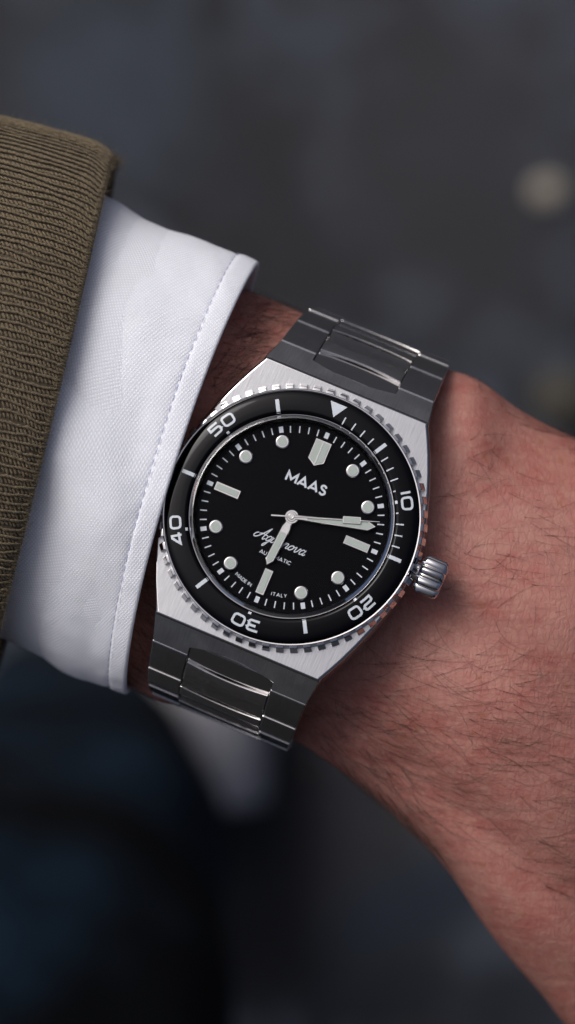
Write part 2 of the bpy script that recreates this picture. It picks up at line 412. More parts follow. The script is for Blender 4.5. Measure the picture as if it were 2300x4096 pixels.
def marker(poly, h, border=.14, label=None, slope=.06): return framed('hour_marker', poly, h, border, 0, slope, label)
def rotp(P, a): return [(x * cos(a) + y * sin(a), -x * sin(a) + y * cos(a)) for x, y in P]
for k in range(12):
    a = 2 * pi * k / 12
    if k in (3, 6, 9): marker(rotp([(-.66, 8.3), (.66, 8.3), (.66, 12.15), (-.66, 12.15)], a), .42, border=.15, slope=.05)
    elif k == 0:
        P = [(-1.26, 8.95), (0, 8.15), (1.26, 8.95), (1.26, 12.1), (-1.26, 12.1)]
        o = marker(P, .42, border=.15, slope=.05, label='double shield marker at twelve')
        v, f = prism([(-.075, 8.4), (.075, 8.4), (.075, 12.0), (-.075, 12.0)], .33, .44); mobj('divider', v, f, M['gilt'], o)
    else:
        P = [(11.15 * sin(a) + 1.08 * cos(q), 11.15 * cos(a) + 1.08 * sin(q)) for q in np.arange(28) * 2 * pi / 28]
        o = marker(P, .50, border=.30, slope=.20)
# hands
def hand(name, poly, lume, ang, base, h, slope=.10):
    return framed(name, rotp(poly, ang), h, .1, base, slope, inner=rotp(lume, ang), foot=.02)
hand('hour_hand', [(-.55, -.3), (.55, -.3), (.50, 1.2), (.66, 1.7), (.66, 7.0), (0, 7.95), (-.66, 7.0), (-.66, 1.7), (-.50, 1.2)],
     [(.46, 2.6), (.46, 6.9), (0, 7.55), (-.46, 6.9), (-.46, 2.6)], radians(184.4), .62, .12)
hand('minute_hand', [(-.40, -.3), (.40, -.3), (.36, 1.6), (.74, 11.2), (0, 12.45), (-.74, 11.2), (-.36, 1.6)],
     [(.22, 2.3), (.54, 11.1), (0, 12.0), (-.54, 11.1), (-.22, 2.3)], radians(74.3), .86, .12)
sh = hand('second_hand', [(-.13, -3.0), (.13, -3.0), (.10, 0), (.09, 7.4), (.52, 7.45), (.52, 10.05), (.09, 10.1), (.06, 12.85), (-.06, 12.85), (-.09, 10.1), (-.52, 10.05), (-.52, 7.45), (-.09, 7.4), (-.10, 0)],
     [(.39, 7.6), (.39, 9.9), (-.39, 9.9), (-.39, 7.6)], radians(70.9), 1.15, .08, .03)
v, f = lathe([(1.0, .6), (1.0, .76), (.96, .80), (.74, .80), (.70, .84), (.70, .98), (.66, 1.01), (.46, 1.01), (.42, 1.1), (.42, 1.26), (.38, 1.30), (.24, 1.30), (.20, 1.18), (.12, 1.18), (.10, 1.26), (0, 1.27)], 48)
hb = mobj('hub', v, f, M['gilt'], watch); fixnormals(hb.data); autosmooth(hb.data, 12)
# rehaut, crystal
v, f = lathe([(13.95, .01), (14.05, .25), (14.35, 1.5), (14.75, 1.55)], 160); o = mobj('inner_ring', v, f, M['insert'], watch, True)
v, f = lathe([(14.42, 1.56), (14.5, 1.7), (14.9, 1.75)], 160); o = mobj('crystal_seat', v, f, M['polished'], watch, True)
v, f = lathe([(0, 2.42), (5, 2.41), (10, 2.38), (14.25, 2.34)], 160); o = mobj('crystal', v, f, M['crystal'], watch, True); fixnormals(o.data)
v, f = lathe([(14.25, 2.34), (14.45, 2.30), (14.78, 2.0), (14.84, 1.7), (14.5, 1.72)], 160); o2 = mobj('crystal_edge', v, f, M['rim'], o); autosmooth(o2.data, 20)
# bezel
def zins(r):
    pr = [(14.95, 1.62), (15.12, 1.97), (15.4, 2.10), (16.2, 2.09), (17.0, 2.03), (17.7, 1.95), (18.15, 1.82), (18.4, 1.60), (18.55, 1.30)]
    xs, zs = zip(*pr); return float(np.interp(r, xs, zs))
rs = np.concatenate([np.linspace(14.95, 15.5, 7), np.linspace(15.6, 18.2, 16), np.linspace(18.3, 18.55, 4)])
zz = np.array([zins(r) for r in rs]); zz[1:-1] = .25 * zz[:-2] + .5 * zz[1:-1] + .25 * zz[2:]; zz[1:-1] = .25 * zz[:-2] + .5 * zz[1:-1] + .25 * zz[2:]
zi = lambda r: float(np.interp(r, rs, zz)) + .022
NTH = 60; per = [0, .015, .05, .52, .555, .57, .66, .92]
def bz(k, r, a): return r
v, f = [], []
prof_t = [(18.50, 1.22), (18.56, 1.38), (18.72, 1.40), (18.82, 1.33), (18.95, 1.31), (19.16, 1.25), (19.24, 1.16), (19.76, -.05), (19.72, -.28), (18.5, -.28)]
prof_v = [(18.50, 1.22), (18.56, 1.38), (18.72, 1.40), (18.80, 1.33), (18.86, 1.15), (18.92, .90), (18.95, .70), (19.12, -.10), (19.1, -.28), (18.5, -.28)]
n_ = 0
for i in range(NTH):
    for q in per:
        a = 2 * pi * (i + q - .25) / NTH; tooth = .05 <= q <= .52
        w_ = 1.0 if tooth else (.92 if q in (.015, .555) else 0.0)
        for (r1, z1), (r0, z0) in zip(prof_t, prof_v):
            r, z = r0 + (r1 - r0) * w_, z0 + (z1 - z0) * w_; v.append((r * sin(a), r * cos(a), z))
        n_ += 1
m = len(prof_t)
for i in range(n_):
    j = (i + 1) % n_
    for k in range(m - 1): f.append((i * m + k, i * m + k + 1, j * m + k + 1, j * m + k))
bezel = mobj('bezel', v, f, M['polished'], watch); fixnormals(bezel.data); autosmooth(bezel.data, 9)
v, f = lathe(list(zip(rs, zz)), 200); ins = mobj('bezel_insert', v, f, M['insert'], bezel, True)
for i in range(60):
    a = 2 * pi * i / 60
    if i == 0: continue
    if i % 10 == 0: v, f = bar_mesh(a, 15.12, 15.48, .46, zi, 2)
    elif i % 5 == 0: v, f = bar_mesh(a, 15.12, 17.2, .55, zi, 8)
    elif i in (9, 11): v, f = bar_mesh(a, 15.15, 15.5, .19, zi, 2)
    elif i < 15: v, f = bar_mesh(a, 15.2, 16.35, .19, zi, 5)
    else: continue
    mobj('minute_mark', v, f, M['bezel_print'], bezel)
v, f = [], []
for k in range(9):
    r = 15.6 + 2.15 * k / 8; w = 2.62 * k / 8
    for x in (-.5, 0, .5): v.append((x * w, r, zi(math.hypot(x * w, r))))
for k in range(8):
    for x in (0, 1): b = 3 * k + x; f.append((b, b + 1, b + 4, b + 3))
mobj('triangle_mark', v, f, M['bezel_print'], bezel)
for txt, deg in (('10', 60), ('20', 120), ('30', 180), ('40', 240), ('50', 300)):
    h = 1.42; st = []; xs = 0
    for ch in txt:
        adv, gs = G0[ch]
        for kd, g in gs:
            P = roundcorners(g, kd == 'c'); st.append(([(xs + x * h * 1.12, y * h) for x, y in P], kd == 'c'))
        xs += adv * h * 1.12 + .68
    W = xs - .68; a0 = radians(deg)
    def place(x, y, a0=a0, W=W, h=h):
        a = a0 + (x - W / 2) / 16.85; rr = 16.85 - h / 2 + y; return rr * sin(a), rr * cos(a)
    v, f = strokes_to_mesh(st, .34, place, lambda r: zi(r)); o = mobj('numeral', v, f, M['bezel_print'], bezel); fixnormals(o.data)
# case
side_pts = [(13.05, 19.95), (14.0, 18.1), (14.95, 16.1), (16.0, 13.6), (17.0, 10.9), (17.95, 7.9), (18.75, 4.6), (19.2, 1.6)]
def outline(dx, ye, xe, dy=0):
    Rr = [(xe, ye)] + [(x + dx, y + dy) for x, y in side_pts]; Rr = Rr + [(x, -y) for x, y in reversed(Rr)]
    Lr = [(-x, y) for x, y in reversed(Rr)]; return Lr + Rr     # clockwise from lower left
def case_mesh(levels):
    v, f = [], []; n = None
    for (dx, ye, xe, z, dy) in levels:
        o_ = outline(dx, ye, xe, dy); n = len(o_); v += [(x, y, z) for x, y in o_]
    for k in range(len(levels) - 1):
        for i in range(n): j = (i + 1) % n; f.append((k * n + i, (k + 1) * n + i, (k + 1) * n + j, k * n + j))
    f.append(tuple(range(n))); f.append(tuple(range(len(v) - 1, len(v) - n - 1, -1)))
    return v, f
v, f = case_mesh([(-.30, 20.25, 12.62, -.30, 0), (.06, 20.58, 12.95, -.72, 0), (.22, 24.1, 12.25, -4.5, 0), (.0, 24.0, 12.15, -5.6, 0), (-.9, 21.0, 11.6, -8.0, 0)])
case = mobj('case', v, f, M['brushed'], watch); fixnormals(case.data)
def arc_cut(sgn):
    top = [(x, sgn * (23.05 - .75 * (1 - (x / 6.6) ** 2))) for x in np.linspace(-6.6, 6.6, 17)]
    P = top + [(6.6, sgn * 27), (-6.6, sgn * 27)]
    v, f = prism(P, -9, 2); o = mobj('cut', v, f, M['polished'], watch); fixnormals(o.data); return o
for s_ in (1, -1):
    c_ = arc_cut(s_); mo = case.modifiers.new('x', 'BOOLEAN'); mo.operation = 'DIFFERENCE'; mo.solver = 'EXACT'; mo.object = c_
    case.data.materials.append(M['polished']) if s_ == 1 else None
    bpy.context.view_layer.update(); baked(case); bpy.data.objects.remove(c_, do_unlink=True)
bevel(case, .10, 2, 25); baked(case); autosmooth(case.data, 12)
def planar_uv(me):
    for l in list(me.uv_layers): me.uv_layers.remove(l)
    L = me.uv_layers.new(name='UVMap'); co = np.empty(len(me.vertices) * 3); me.vertices.foreach_get('co', co); co = co.reshape(-1, 3) * 100
    vi = np.empty(len(me.loops), int); me.loops.foreach_get('vertex_index', vi); L.data.foreach_set('uv', np.stack([co[vi, 1] - co[vi, 2], co[vi, 0]], 1).ravel())
planar_uv(case.data)
# polished faces: side flanks, chamfers
me = case.data; me.materials.clear(); me.materials.append(M['brushed']); me.materials.append(M['polished'])
for p in me.polygons:
    nx, ny, nz = p.normal; c = p.center * 1000
    p.material_index = 0 if (nz > .97 or (abs(nx) < .25 and nz > .3 and c.z < -.8 and abs(c.y) > 20.2)) else 1
# bracelet
PATHS = {}
for sg, pts_ in ((1, [(24.1, -4.5), (28.6, -9.4), (31.8, -15.2), (33.5, -21.8), (33.6, -28.6), (30.8, -34.8)]), (-1, [(24.1, -4.5), (28.0, -9.8), (30.3, -15.9), (31.2, -22.7), (30.9, -29.6), (28.6, -35.6)])):
    pp = catmull(pts_ + [(25.2, -39.6), (18.8, -42.4), (11.2, -43.9), (3.4, -44.4), (0, -44.4)], 12)
    PATHS[sg] = (pp, np.concatenate([[0], np.cumsum(np.linalg.norm(np.diff(pp, axis=0), axis=1))]))
path, ds = PATHS[1]
def pos(s): 
    if s < 0: return path[0] + (path[1] - path[0]) / ds[1] * s
    return np.array([np.interp(s, ds, path[:, 0]), np.interp(s, ds, path[:, 1])])
def nor(s):
    t_ = pos(s + .3) - pos(s - .3); t_ /= np.linalg.norm(t_); return np.array([-t_[1], t_[0]]) * (1)
def seg(name, s0, s1, x0, x1, prof, mat, sgn, parent, th=2.3, bw=.13, bulge=0, taper=.0042):
    # prof: list of (u, lift) along the link; extruded from x0 to x1, width shrinks round the wrist
    NX = 13 if bulge else 2; v = []
    cols = []
    for i in range(NX):
        x = x0 + (x1 - x0) * i / (NX - 1); q = 1 - ((2 * i / (NX - 1)) - 1) ** 2
        ring = []
        for u, lf in prof:
            s = s0 + (s1 - s0) * u
            if u < .05: s += bulge * q
            p = pos(s); n = nor(s); ring.append(p + n * lf)
        for u in (1, 0):
            s = s0 + (s1 - s0) * u + (bulge * q if u == 0 else 0); ring.append(pos(s) - nor(s) * th)
        xs_ = [x * (1 - taper * (s0 + (s1 - s0) * u)) if abs(x) > 7 else x for u, _ in prof] + [x * (1 - taper * s1) if abs(x) > 7 else x, x * (1 - taper * s0) if abs(x) > 7 else x]
        cols.append([(xx, sgn * r[0], r[1]) for xx, r in zip(xs_, ring)])
    m = len(cols[0]); f = []
    for c_ in cols: v += c_
    for i in range(NX - 1):
        for k in range(m): l = (k + 1) % m; f.append((i * m + k, i * m + l, (i + 1) * m + l, (i + 1) * m + k))
    f.append(tuple(range(m))); f.append(tuple(range(len(v) - 1, len(v) - m - 1, -1)))
    o = mobj(name, v, f, mat, parent); fixnormals(o.data); bevel(o, bw, 2, 20); baked(o); autosmooth(o.data, 14); planar_uv(o.data)
    return o
pitch = 6.35; nl = int(ds[-1] // pitch) + 1; pitch = ds[-1] / nl
for sgn in (1, -1):
    path, ds = PATHS[sgn]; nl = int(ds[-1] // 6.3); pitch = ds[-1] / nl
    for k in range(nl):
        s0, s1 = k * pitch + .10, (k + 1) * pitch - .02
        wo_ = 12.28; ci = 6.55
        for sx in (-1, 1):
            a, b = (ci, wo_) if sx > 0 else (-wo_, -ci)
            seg('bracelet_link', s0, s1, a, b, [(0, .06), (.5, .08), (1, -.14)], M['brushed_link'], sgn, watch, bw=.2)
        if k == 0: seg('groove_floor', -1.9, 1.9, -ci + .02, ci - .02, [(0, -.42), (.5, -.42), (1, -.42)], M['polished'], sgn, watch, bw=.02)
        seg('center_link', s0 + 1.55, s0 + 1.55 + pitch - .1, -ci + .07, ci - .07, [(0, .03), (.2, .07), (.40, .04), (.44, -.04), (.55, -.20), (.70, -.30), (.84, -.27), (.94, -.19), (1, -.12)], M['polished_link'], sgn, watch, bw=.11, bulge=.55)
# crown
NF = 9; v, f = [], []; nseg = 108
cp = [(0, 2.5, 0), (.25, 2.85, 1), (.6, 3.0, 1), (3.2, 3.0, 1), (3.6, 2.8, .9), (3.85, 2.35, .35), (3.92, 2.0, 0), (3.95, 0.01, 0)]
for x, r, d in cp:
    for i in range(nseg):
        a = 2 * pi * i / nseg; g = abs(cos(NF * a / 2)) ** .8; rr = r - d * .8 * (1 - g) ** .9 * 1.0
        v.append((19.95 + x, rr * cos(a), -3.2 + rr * sin(a)))
for k in range(len(cp) - 1):
    for i in range(nseg): j = (i + 1) % nseg; f.append((k * nseg + i, k * nseg + j, (k + 1) * nseg + j, (k + 1) * nseg + i))
crown = mobj('crown', v, f, M['polished'], watch); fixnormals(crown.data); autosmooth(crown.data, 35)
v, f = lathe([(1.5, 0), (1.5, 2.5)], 40); v = [(18.5 + z, x, -3.2 + y) for x, y, z in v]; o = mobj('crown_stem', v, f, M['polished'], crown, True); fixnormals(o.data)

# ------------------------------------------------------------------ person
person = bpy.data.objects.new('person', None); link(person); person.location = (-.1, -.25, -1.15)
person['label'] = 'person in olive knit sweater, white shirt and navy trousers, arm held out over the ground'; person['category'] = 'person'
PINV = Matrix.Translation(-person.location)
def pobj(*a, **k):
    o = mobj(*a, **k); o.matrix_parent_inverse = PINV; return o
def loft(stations, nu=72, per=6, expo=2.0, bow=0.0):
    """stations: T, B, M (3-vectors: upper edge, lower edge, top ridge), depth below"""
    S = np.array([np.concatenate([s[0], s[1], s[2], [s[3]]]) for s in stations]); S = catmull(S, per)
    rings = []
    for s in S:
        T_, B_, M_, dep = s[0:3], s[3:6], s[6:9], s[9]; C_ = (T_ + B_) / 2; a = (T_ - B_) / 2; b = M_ - C_
        ring = []
        for i in range(nu):
            th = 2 * pi * i / nu; c_, s_ = cos(th), sin(th)
            ce = np.sign(c_) * abs(c_) ** (2 / expo); se = np.sign(s_) * abs(s_) ** (2 / expo)
            ring.append(C_ + a * ce + (np.array([b[0] * se * se, b[1] * se * se, b[2] * se]) if s_ >= 0 else np.array([b[0] * se * se * bow, b[1] * se * se * bow, dep * se])))
        rings.append(ring)
    return np.array(rings)
def rings_mesh(R, cap=True):
    n, m = R.shape[:2]; v = R.reshape(-1, 3); f = []
    for i in range(n - 1):
        for k in range(m): l = (k + 1) % m; f.append((i * m + k, i * m + l, (i + 1) * m + l, (i + 1) * m + k))
    if cap: f.append(tuple(range(m - 1, -1, -1))); f.append(tuple(range((n - 1) * m, n * m)))
    return v, f
def st3(T_, B_, zt, zb, M_, zm, dep): return (U(*T_, zt), U(*B_, zb), U(*M_, zm), dep)
arm = [st3((-1500, 300), (-2300, 2100), -40, -40, (-1900, 1250), -10, 30),
       st3((-500, 820), (-1000, 2150), -32, -32, (-800, 1600), -10, 20),
       st3((300, 1010), (-200, 2380), -26, -28, (50, 1800), -9, 17),
       st3((760, 1090), (230, 2580), -24, -26, (470, 1880), -9, 16),
       st3((1060, 1185), (470, 2720), -24, -26, (760, 1960), -9.5, 18),
       st3((1285, 1290), (655, 2815), -24, -26, (960, 2010), -10.5, 18),
       st3((1468, 1405), (866, 2828), -24, -27, (1168, 2080), -11, 18),
       st3((1660, 1455), (1010, 2900), -24, -27, (1330, 2160), -11, 18),
       st3((1800, 1478), (1180, 2962), -24, -27, (1500, 2240), -9.5, 18),
       st3((1925, 1525), (1390, 3105), -25, -28, (1660, 2330), -7.5, 18),
       st3((2080, 1640), (1590, 3275), -27, -29, (1840, 2450), -6.0, 17),
       st3((2300, 1752), (1780, 3470), -29, -31, (2040, 2580), -5.5, 16),
       st3((2530, 1830), (1960, 3735), -31, -33, (2250, 2720), -7, 15),
       st3((2760, 1930), (2150, 3960), -34, -36, (2450, 2870), -10, 14),
       st3((2980, 2060), (2350, 4160), -38, -40, (2680, 3050), -16, 12),
       st3((3300, 2250), (2750, 4150), -44, -45, (3050, 3250), -24, 11)]
R = loft(arm, 80, 8, 2.25)
def relief(p):
    # p mm; height offsets of tendons and hollows on the back of the hand
    f_ = (CD - p[2]) / CD / PX; px, py = p[0] / f_ + 1150, 2048 - p[1] / f_
    def g(ax, ay, bx, by, w):
        d = np.array([bx - ax, by - ay]); L = np.linalg.norm(d); d = d / L; q = np.array([px - ax, py - ay]); t_ = min(max(q @ d, 0), L)
        return math.exp(-(np.linalg.norm(q - d * t_) / w) ** 2)
    h = -2.2 * g(1640, 3060, 2350, 3640, 95)
    h += 1.0 * g(1700, 2700, 2500, 3150, 110) + .8 * g(1700, 2250, 2600, 2600, 110) - .9 * g(1750, 2480, 2500, 2880, 90)
    h += 2.0 * g(1850, 1600, 1900, 1760, 120) - 1.0 * g(2050, 1800, 2300, 1950, 120)
    h += .9 * mnoise.noise(Vector(p) * .045) + .35 * mnoise.noise(Vector(p) * .13)
    return h
for ring in R:
    c_ = ring.mean(0)
    for k in range(len(ring)):
        if ring[k][2] > c_[2] - 6: ring[k][2] += relief(ring[k]) * min(1, (ring[k][2] - c_[2] + 6) / 8)
v, f = rings_mesh(R); V = [tuple(p) for p in v]; F = list(f)
def tube(pts, rad, n=16, per=5, flat=.86):
    P = catmull([list(p) + [r] for p, r in zip(pts, rad)], per); vv, ff = [], []
    prev = None
    for i, p in enumerate(P):
        t_ = P[min(i + 1, len(P) - 1)][:3] - P[max(i - 1, 0)][:3]; t_ = t_ / np.linalg.norm(t_)
        sx = np.cross(t_, [0, 0, 1]); sx /= np.linalg.norm(sx); sy = np.cross(sx, t_)
        for k in range(n): a = 2 * pi * k / n; vv.append(p[:3] + p[3] * (sx * cos(a) + sy * sin(a) * flat))
    m = len(P)
    for i in range(m - 1):
        for k in range(n): l = (k + 1) % n; ff.append((i * n + k, i * n + l, (i + 1) * n + l, (i + 1) * n + k))
    ff.append(tuple(range(n - 1, -1, -1))); ff.append(tuple(range((m - 1) * n, m * n)))
    return vv, ff
def add(vv, ff):
    b = len(V); V.extend(tuple(p) for p in vv); F.extend(tuple(i + b for i in q) for q in ff)
dirh = np.array([.86, -.50, 0])
for i, (q, L, r) in enumerate(((.10, 58, 7.6), (.37, 70, 8.6), (.63, 76, 9.0), (.88, 68, 8.8))):
    a = U(2980, 2060, -36) * (1 - q) + U(2350, 4160, -38) * q; a[2] = -30 - 3 * abs(q - .5)
    b = a + dirh * 26 + [0, 0, -2]; sp = np.array([.86 + .10 * (q - .5), -.5 - .22 * (q - .5), 0])
    c1_ = b + sp * L * .45 + [0, 0, -4]; c2_ = c1_ + sp * L * .32 + [0, 0, -10]; c3_ = c2_ + sp * L * .2 + [0, 0, -9]; c4_ = c3_ + sp * r * .5 + [0, 0, -3]
    add(*tube([a, b, c1_, c2_, c3_, c4_], [r * 1.05, r * 1.12, r, r * .92, r * .8, r * .35]))
tb = [U(1960, 3020, -42), U(2250, 3525, -37), U(2530, 3860, -36), U(2840, 4230, -42), U(3080, 4560, -48), U(3170, 4700, -50)]
add(*tube(tb, [9, 12.5, 12.5, 10.5, 9, 4]))
body = pobj('body', V, F, M['skin'], person, smooth=True)
body['label'] = 'bare hairy wrist and back of hand with fingers reaching out of view'
mo = body.modifiers.new('r', 'REMESH'); mo.mode = 'VOXEL'; mo.voxel_size = .85 * MM; mo.use_smooth_shade = True
mo = body.modifiers.new('s', 'SMOOTH'); mo.iterations = 36; mo.factor = .5
baked(body); body.data.materials.clear(); body.data.materials.append(M['skin'])
me = body.data
bvh = BVHTree.FromPolygons([v_.co * 1000 for v_ in me.vertices], [tuple(p.vertices) for p in me.polygons])
def hair_mesh(hairs, rad):
    v, f = [], []
    for H in hairs:
        H = np.array(H); n = len(H); b = len(v)
        for i in range(n):
            t_ = H[min(i + 1, n - 1)] - H[max(i - 1, 0)]; t_ = t_ / (np.linalg.norm(t_) + 1e-9); s = np.cross(t_, [.2, .1, 1]); s /= np.linalg.norm(s) + 1e-9; u = np.cross(s, t_)
            r = rad * (1 - .8 * i / (n - 1)) * (.55 + .6 * ((int(H[0][0] * 1e4) * 7919) % 97) / 97)
            for k in range(3): a = 2 * pi * k / 3; v.append(H[i] + r * (s * cos(a) + u * sin(a)))
        for i in range(n - 1):
            for k in range(3): l = (k + 1) % 3; f.append((b + i * 3 + k, b + i * 3 + l, b + i * 3 + 3 + l, b + i * 3 + 3 + k))
    return v, f
def grow(px, py, L, ang, curl, lift):
    q = U(px, py, -15); cam0 = np.array([0, 0, CD]); d = q - cam0; d = d / np.linalg.norm(d)
    hit = bvh.ray_cast(Vector(cam0), Vector(d))
    if hit[0] is None: return None
    p = np.array(hit[0]); n = np.array(hit[1]); pts = [p - n * .2]; n_ = 9; a = ang; cur = p
    for i in range(1, n_):
        t_ = np.array([cos(a), sin(a), 0]); t_ = t_ - n * (t_ @ n); t_ /= np.linalg.norm(t_); cur = cur + t_ * L / n_
        nr = bvh.find_nearest(Vector(cur))
        n = np.array(nr[1]) * .7 + n * .3; n /= np.linalg.norm(n)
        if i < 6 or lift < .6: cur = np.array(nr[0])
        pts.append(cur + n * lift * sin(pi * .55 * i / n_) * 1.0); a += curl / n_
    return pts
hairs = []
def region(N, poly, L, ang, spread):
    xs = [p[0] for p in poly]; ys = [p[1] for p in poly]; c_ = 0; tries = 0
    while c_ < N and tries < N * 20:
        tries += 1; x = random.uniform(min(xs), max(xs)); y = random.uniform(min(ys), max(ys)); ins_ = False; j = len(poly) - 1
        for i in range(len(poly)):
            (x1, y1), (x2, y2) = poly[i], poly[j]
            if (y1 > y) != (y2 > y) and x < (x2 - x1) * (y - y1) / (y2 - y1) + x1: ins_ = not ins_
            j = i
        if not ins_: continue
        h = grow(x, y, random.uniform(*L), ang + random.gauss(0, spread), random.gauss(.35, .7), random.uniform(.2, 1.3))
        if h: hairs.append(h); c_ += 1
region(300, [(1150, 2900), (1500, 2500), (2250, 2750), (2400, 3700), (1900, 3400), (1450, 3120)], (8, 19), radians(-18), .30)
region(110, [(1720, 1650), (2300, 1900), (2400, 2900), (1600, 2700), (1700, 2300)], (5, 12), radians(-12), .6)
region(90, [(1180, 2850), (1330, 2760), (1650, 3100), (1700, 3330), (1300, 3020)], (6, 12), radians(-55), .35)
region(260, [(950, 1150), (1200, 1230), (1080, 1450), (850, 1650), (800, 1500)], (5, 12), radians(15), .7)
region(200, [(480, 2100), (620, 2150), (620, 2800), (480, 2780)], (6, 13), radians(-40), .5)
region(40, [(1850, 1500), (2100, 1660), (2300, 1760), (2300, 1850), (2000, 1700)], (7, 14), radians(35), .4)
region(110, [(1250, 2950), (1500, 3120), (1750, 3380), (1690, 3400), (1400, 3150)], (6, 12), radians(-80), .4)
v, f = hair_mesh(hairs, .030)
o = pobj('body_hair', v, f, M['hair'], person, kind='stuff', label='fine dark hairs on wrist and hand')

# ---- shirt cuff
def fold(th, q):
    return 0
cuff_st = [st3((-300, 560), (-800, 2260), -26, -26, (-560, 1400), 2, 24),
           st3((100, 690), (-350, 2430), -24, -25, (-130, 1560), 3, 24),
           st3((450, 800), (0, 2570), -22, -24, (190, 1700), 3.5, 23),
           st3((700, 905), (240, 2690), -21, -23, (400, 1790), 3.2, 22),
           st3((900, 990), (398, 2737), -20, -22, (550, 1870), 2.6, 21),
           st3((1040, 1062), (516, 2772), -20, -22, (684, 1925), 2.2, 20.5)]
NU = 360; Rc = loft(cuff_st, NU, 14, 2.25, .45)
nv = len(Rc)
def ring_normals(R):
    dv = np.gradient(R, axis=0); du = np.roll(R, -1, 1) - np.roll(R, 1, 1); n = np.cross(du, dv); n /= np.linalg.norm(n, axis=2, keepdims=True) + 1e-9
    c_ = R.mean(1, keepdims=True); s = np.sign(((R - c_) * n).sum(2, keepdims=True)); return n * s
Nc = ring_normals(Rc)
vlen = np.concatenate([[0], np.cumsum(np.linalg.norm(np.diff(Rc[:, NU // 4], axis=0), axis=1))]); TOT = vlen[-1]
# resample rings along v finely near the hem
vs = np.concatenate([np.linspace(0, TOT - 6, 60), np.linspace(TOT - 5.8, TOT - .5, 40)])
def interp_rings(A, vq):
    flat = A.reshape(len(A), -1); return np.array([[np.interp(x, vlen, flat[:, k]) for k in range(flat.shape[1])] for x in [vq]])[0].reshape(A.shape[1:])
flatR = Rc.reshape(nv, -1); flatN = Nc.reshape(nv, -1)
def at(vq):
    i = min(max(np.searchsorted(vlen, vq) - 1, 0), nv - 2); t_ = (vq - vlen[i]) / (vlen[i + 1] - vlen[i])
    return Rc[i] * (1 - t_) + Rc[i + 1] * t_, Nc[i] * (1 - t_) + Nc[i + 1] * t_
HEM = 3.15
def lift_fn(d):                  # d = distance from the free edge
    if d < HEM:
        x = d / HEM; return .26 * (1 - abs(2 * x - 1) ** 3.0) ** .6 + .1
    x = d - HEM; return -.12 * math.exp(-x / .25) + .22 * (1 - math.exp(-x / .8))
out_r = []; uvs = []
thp = np.arange(NU) * 2 * pi / NU
for vq in vs:
    P, N = at(vq); d = TOT - vq; l = lift_fn(d)
    dist = np.zeros(NU)
    for k in range(NU):
        q = Vector(P[k]); 
        a = 2.6 * mnoise.noise(Vector((q.x * .06 + q.y * .035, q.y * .018, 1.3 + q.z * .01))) + 1.0 * mnoise.noise(Vector((q.x * .10 - q.y * .03, q.y * .05, 5)))
        dist[k] = a * min(1, d / 7) + .12 * mnoise.noise(q * .35) * min(1, (HEM + 6) / (d + 3))
    out_r.append(P + N * (l + dist)[:, None]); uvs.append(np.stack([thp / (2 * pi) * 170, np.full(NU, vq)], 1))
# rolled edge and lining
P, N = at(TOT - .5); dP = at(TOT)[0] - at(TOT - 1)[0]; dP /= np.linalg.norm(dP, axis=1, keepdims=True)
base = out_r[-1]
for k in range(1, 7):
    a = pi * k / 6; out_r.append(base + dP * .42 * sin(a) - N * .42 * (1 - cos(a))); uvs.append(np.stack([thp / (2 * pi) * 170, np.full(NU, TOT + k * .3)], 1))
for d in (2, 5, 9, 14, 20, 30):
    P2, N2 = at(TOT - .5 - d); out_r.append(P2 - N2 * 1.0); uvs.append(np.stack([thp / (2 * pi) * 170, np.full(NU, TOT + 2 + d)], 1))
OR = np.array(out_r); v, f = rings_mesh(OR, False)
cuff = pobj('shirt_cuff', v, f, M['shirt'], person, smooth=True, uv=np.concatenate(uvs)); fixnormals(cuff.data)
cuff['label'] = 'white woven shirt cuff with stitched hem'
def capsules(segs, rad, n=6, squash=.8):
    v, f = [], []
    for a, b, nrm_, r in segs:
        t_ = b - a; L = np.linalg.norm(t_); t_ = t_ / L; s = np.cross(nrm_, t_); s /= np.linalg.norm(s); u = np.cross(t_, s); b0 = len(v)
        for q, rr in ((0, .25), (.12, .75), (.35, 1), (.65, 1), (.88, .75), (1, .25)):
            c_ = a + (b - a) * q
            for k in range(n): an = 2 * pi * k / n; v.append(c_ + r * rr * (s * cos(an) + u * sin(an) * squash))
        for i in range(5):
            for k in range(n): l = (k + 1) % n; f.append((b0 + i * n + k, b0 + i * n + l, b0 + i * n + n + l, b0 + i * n + n + k))
    return v, f
sp_, sn_ = at(TOT - HEM - .12); seg_ = []
pl = np.concatenate([[0], np.cumsum(np.linalg.norm(np.diff(sp_, axis=0), axis=1))]); 
def on(s): return np.array([np.interp(s, pl, sp_[:, k]) for k in range(3)]), np.array([np.interp(s, pl, sn_[:, k]) for k in range(3)])
s = 0
while s < pl[-1] - 2:
    a, na = on(s); b, nb = on(s + 1.15); seg_.append((a + na * .03, b + nb * .03, na, .07)); s += 1.62
v, f = capsules(seg_, .1); o = mobj('hem_stitching', v, f, M['thread'], cuff, smooth=True, kind='stuff')

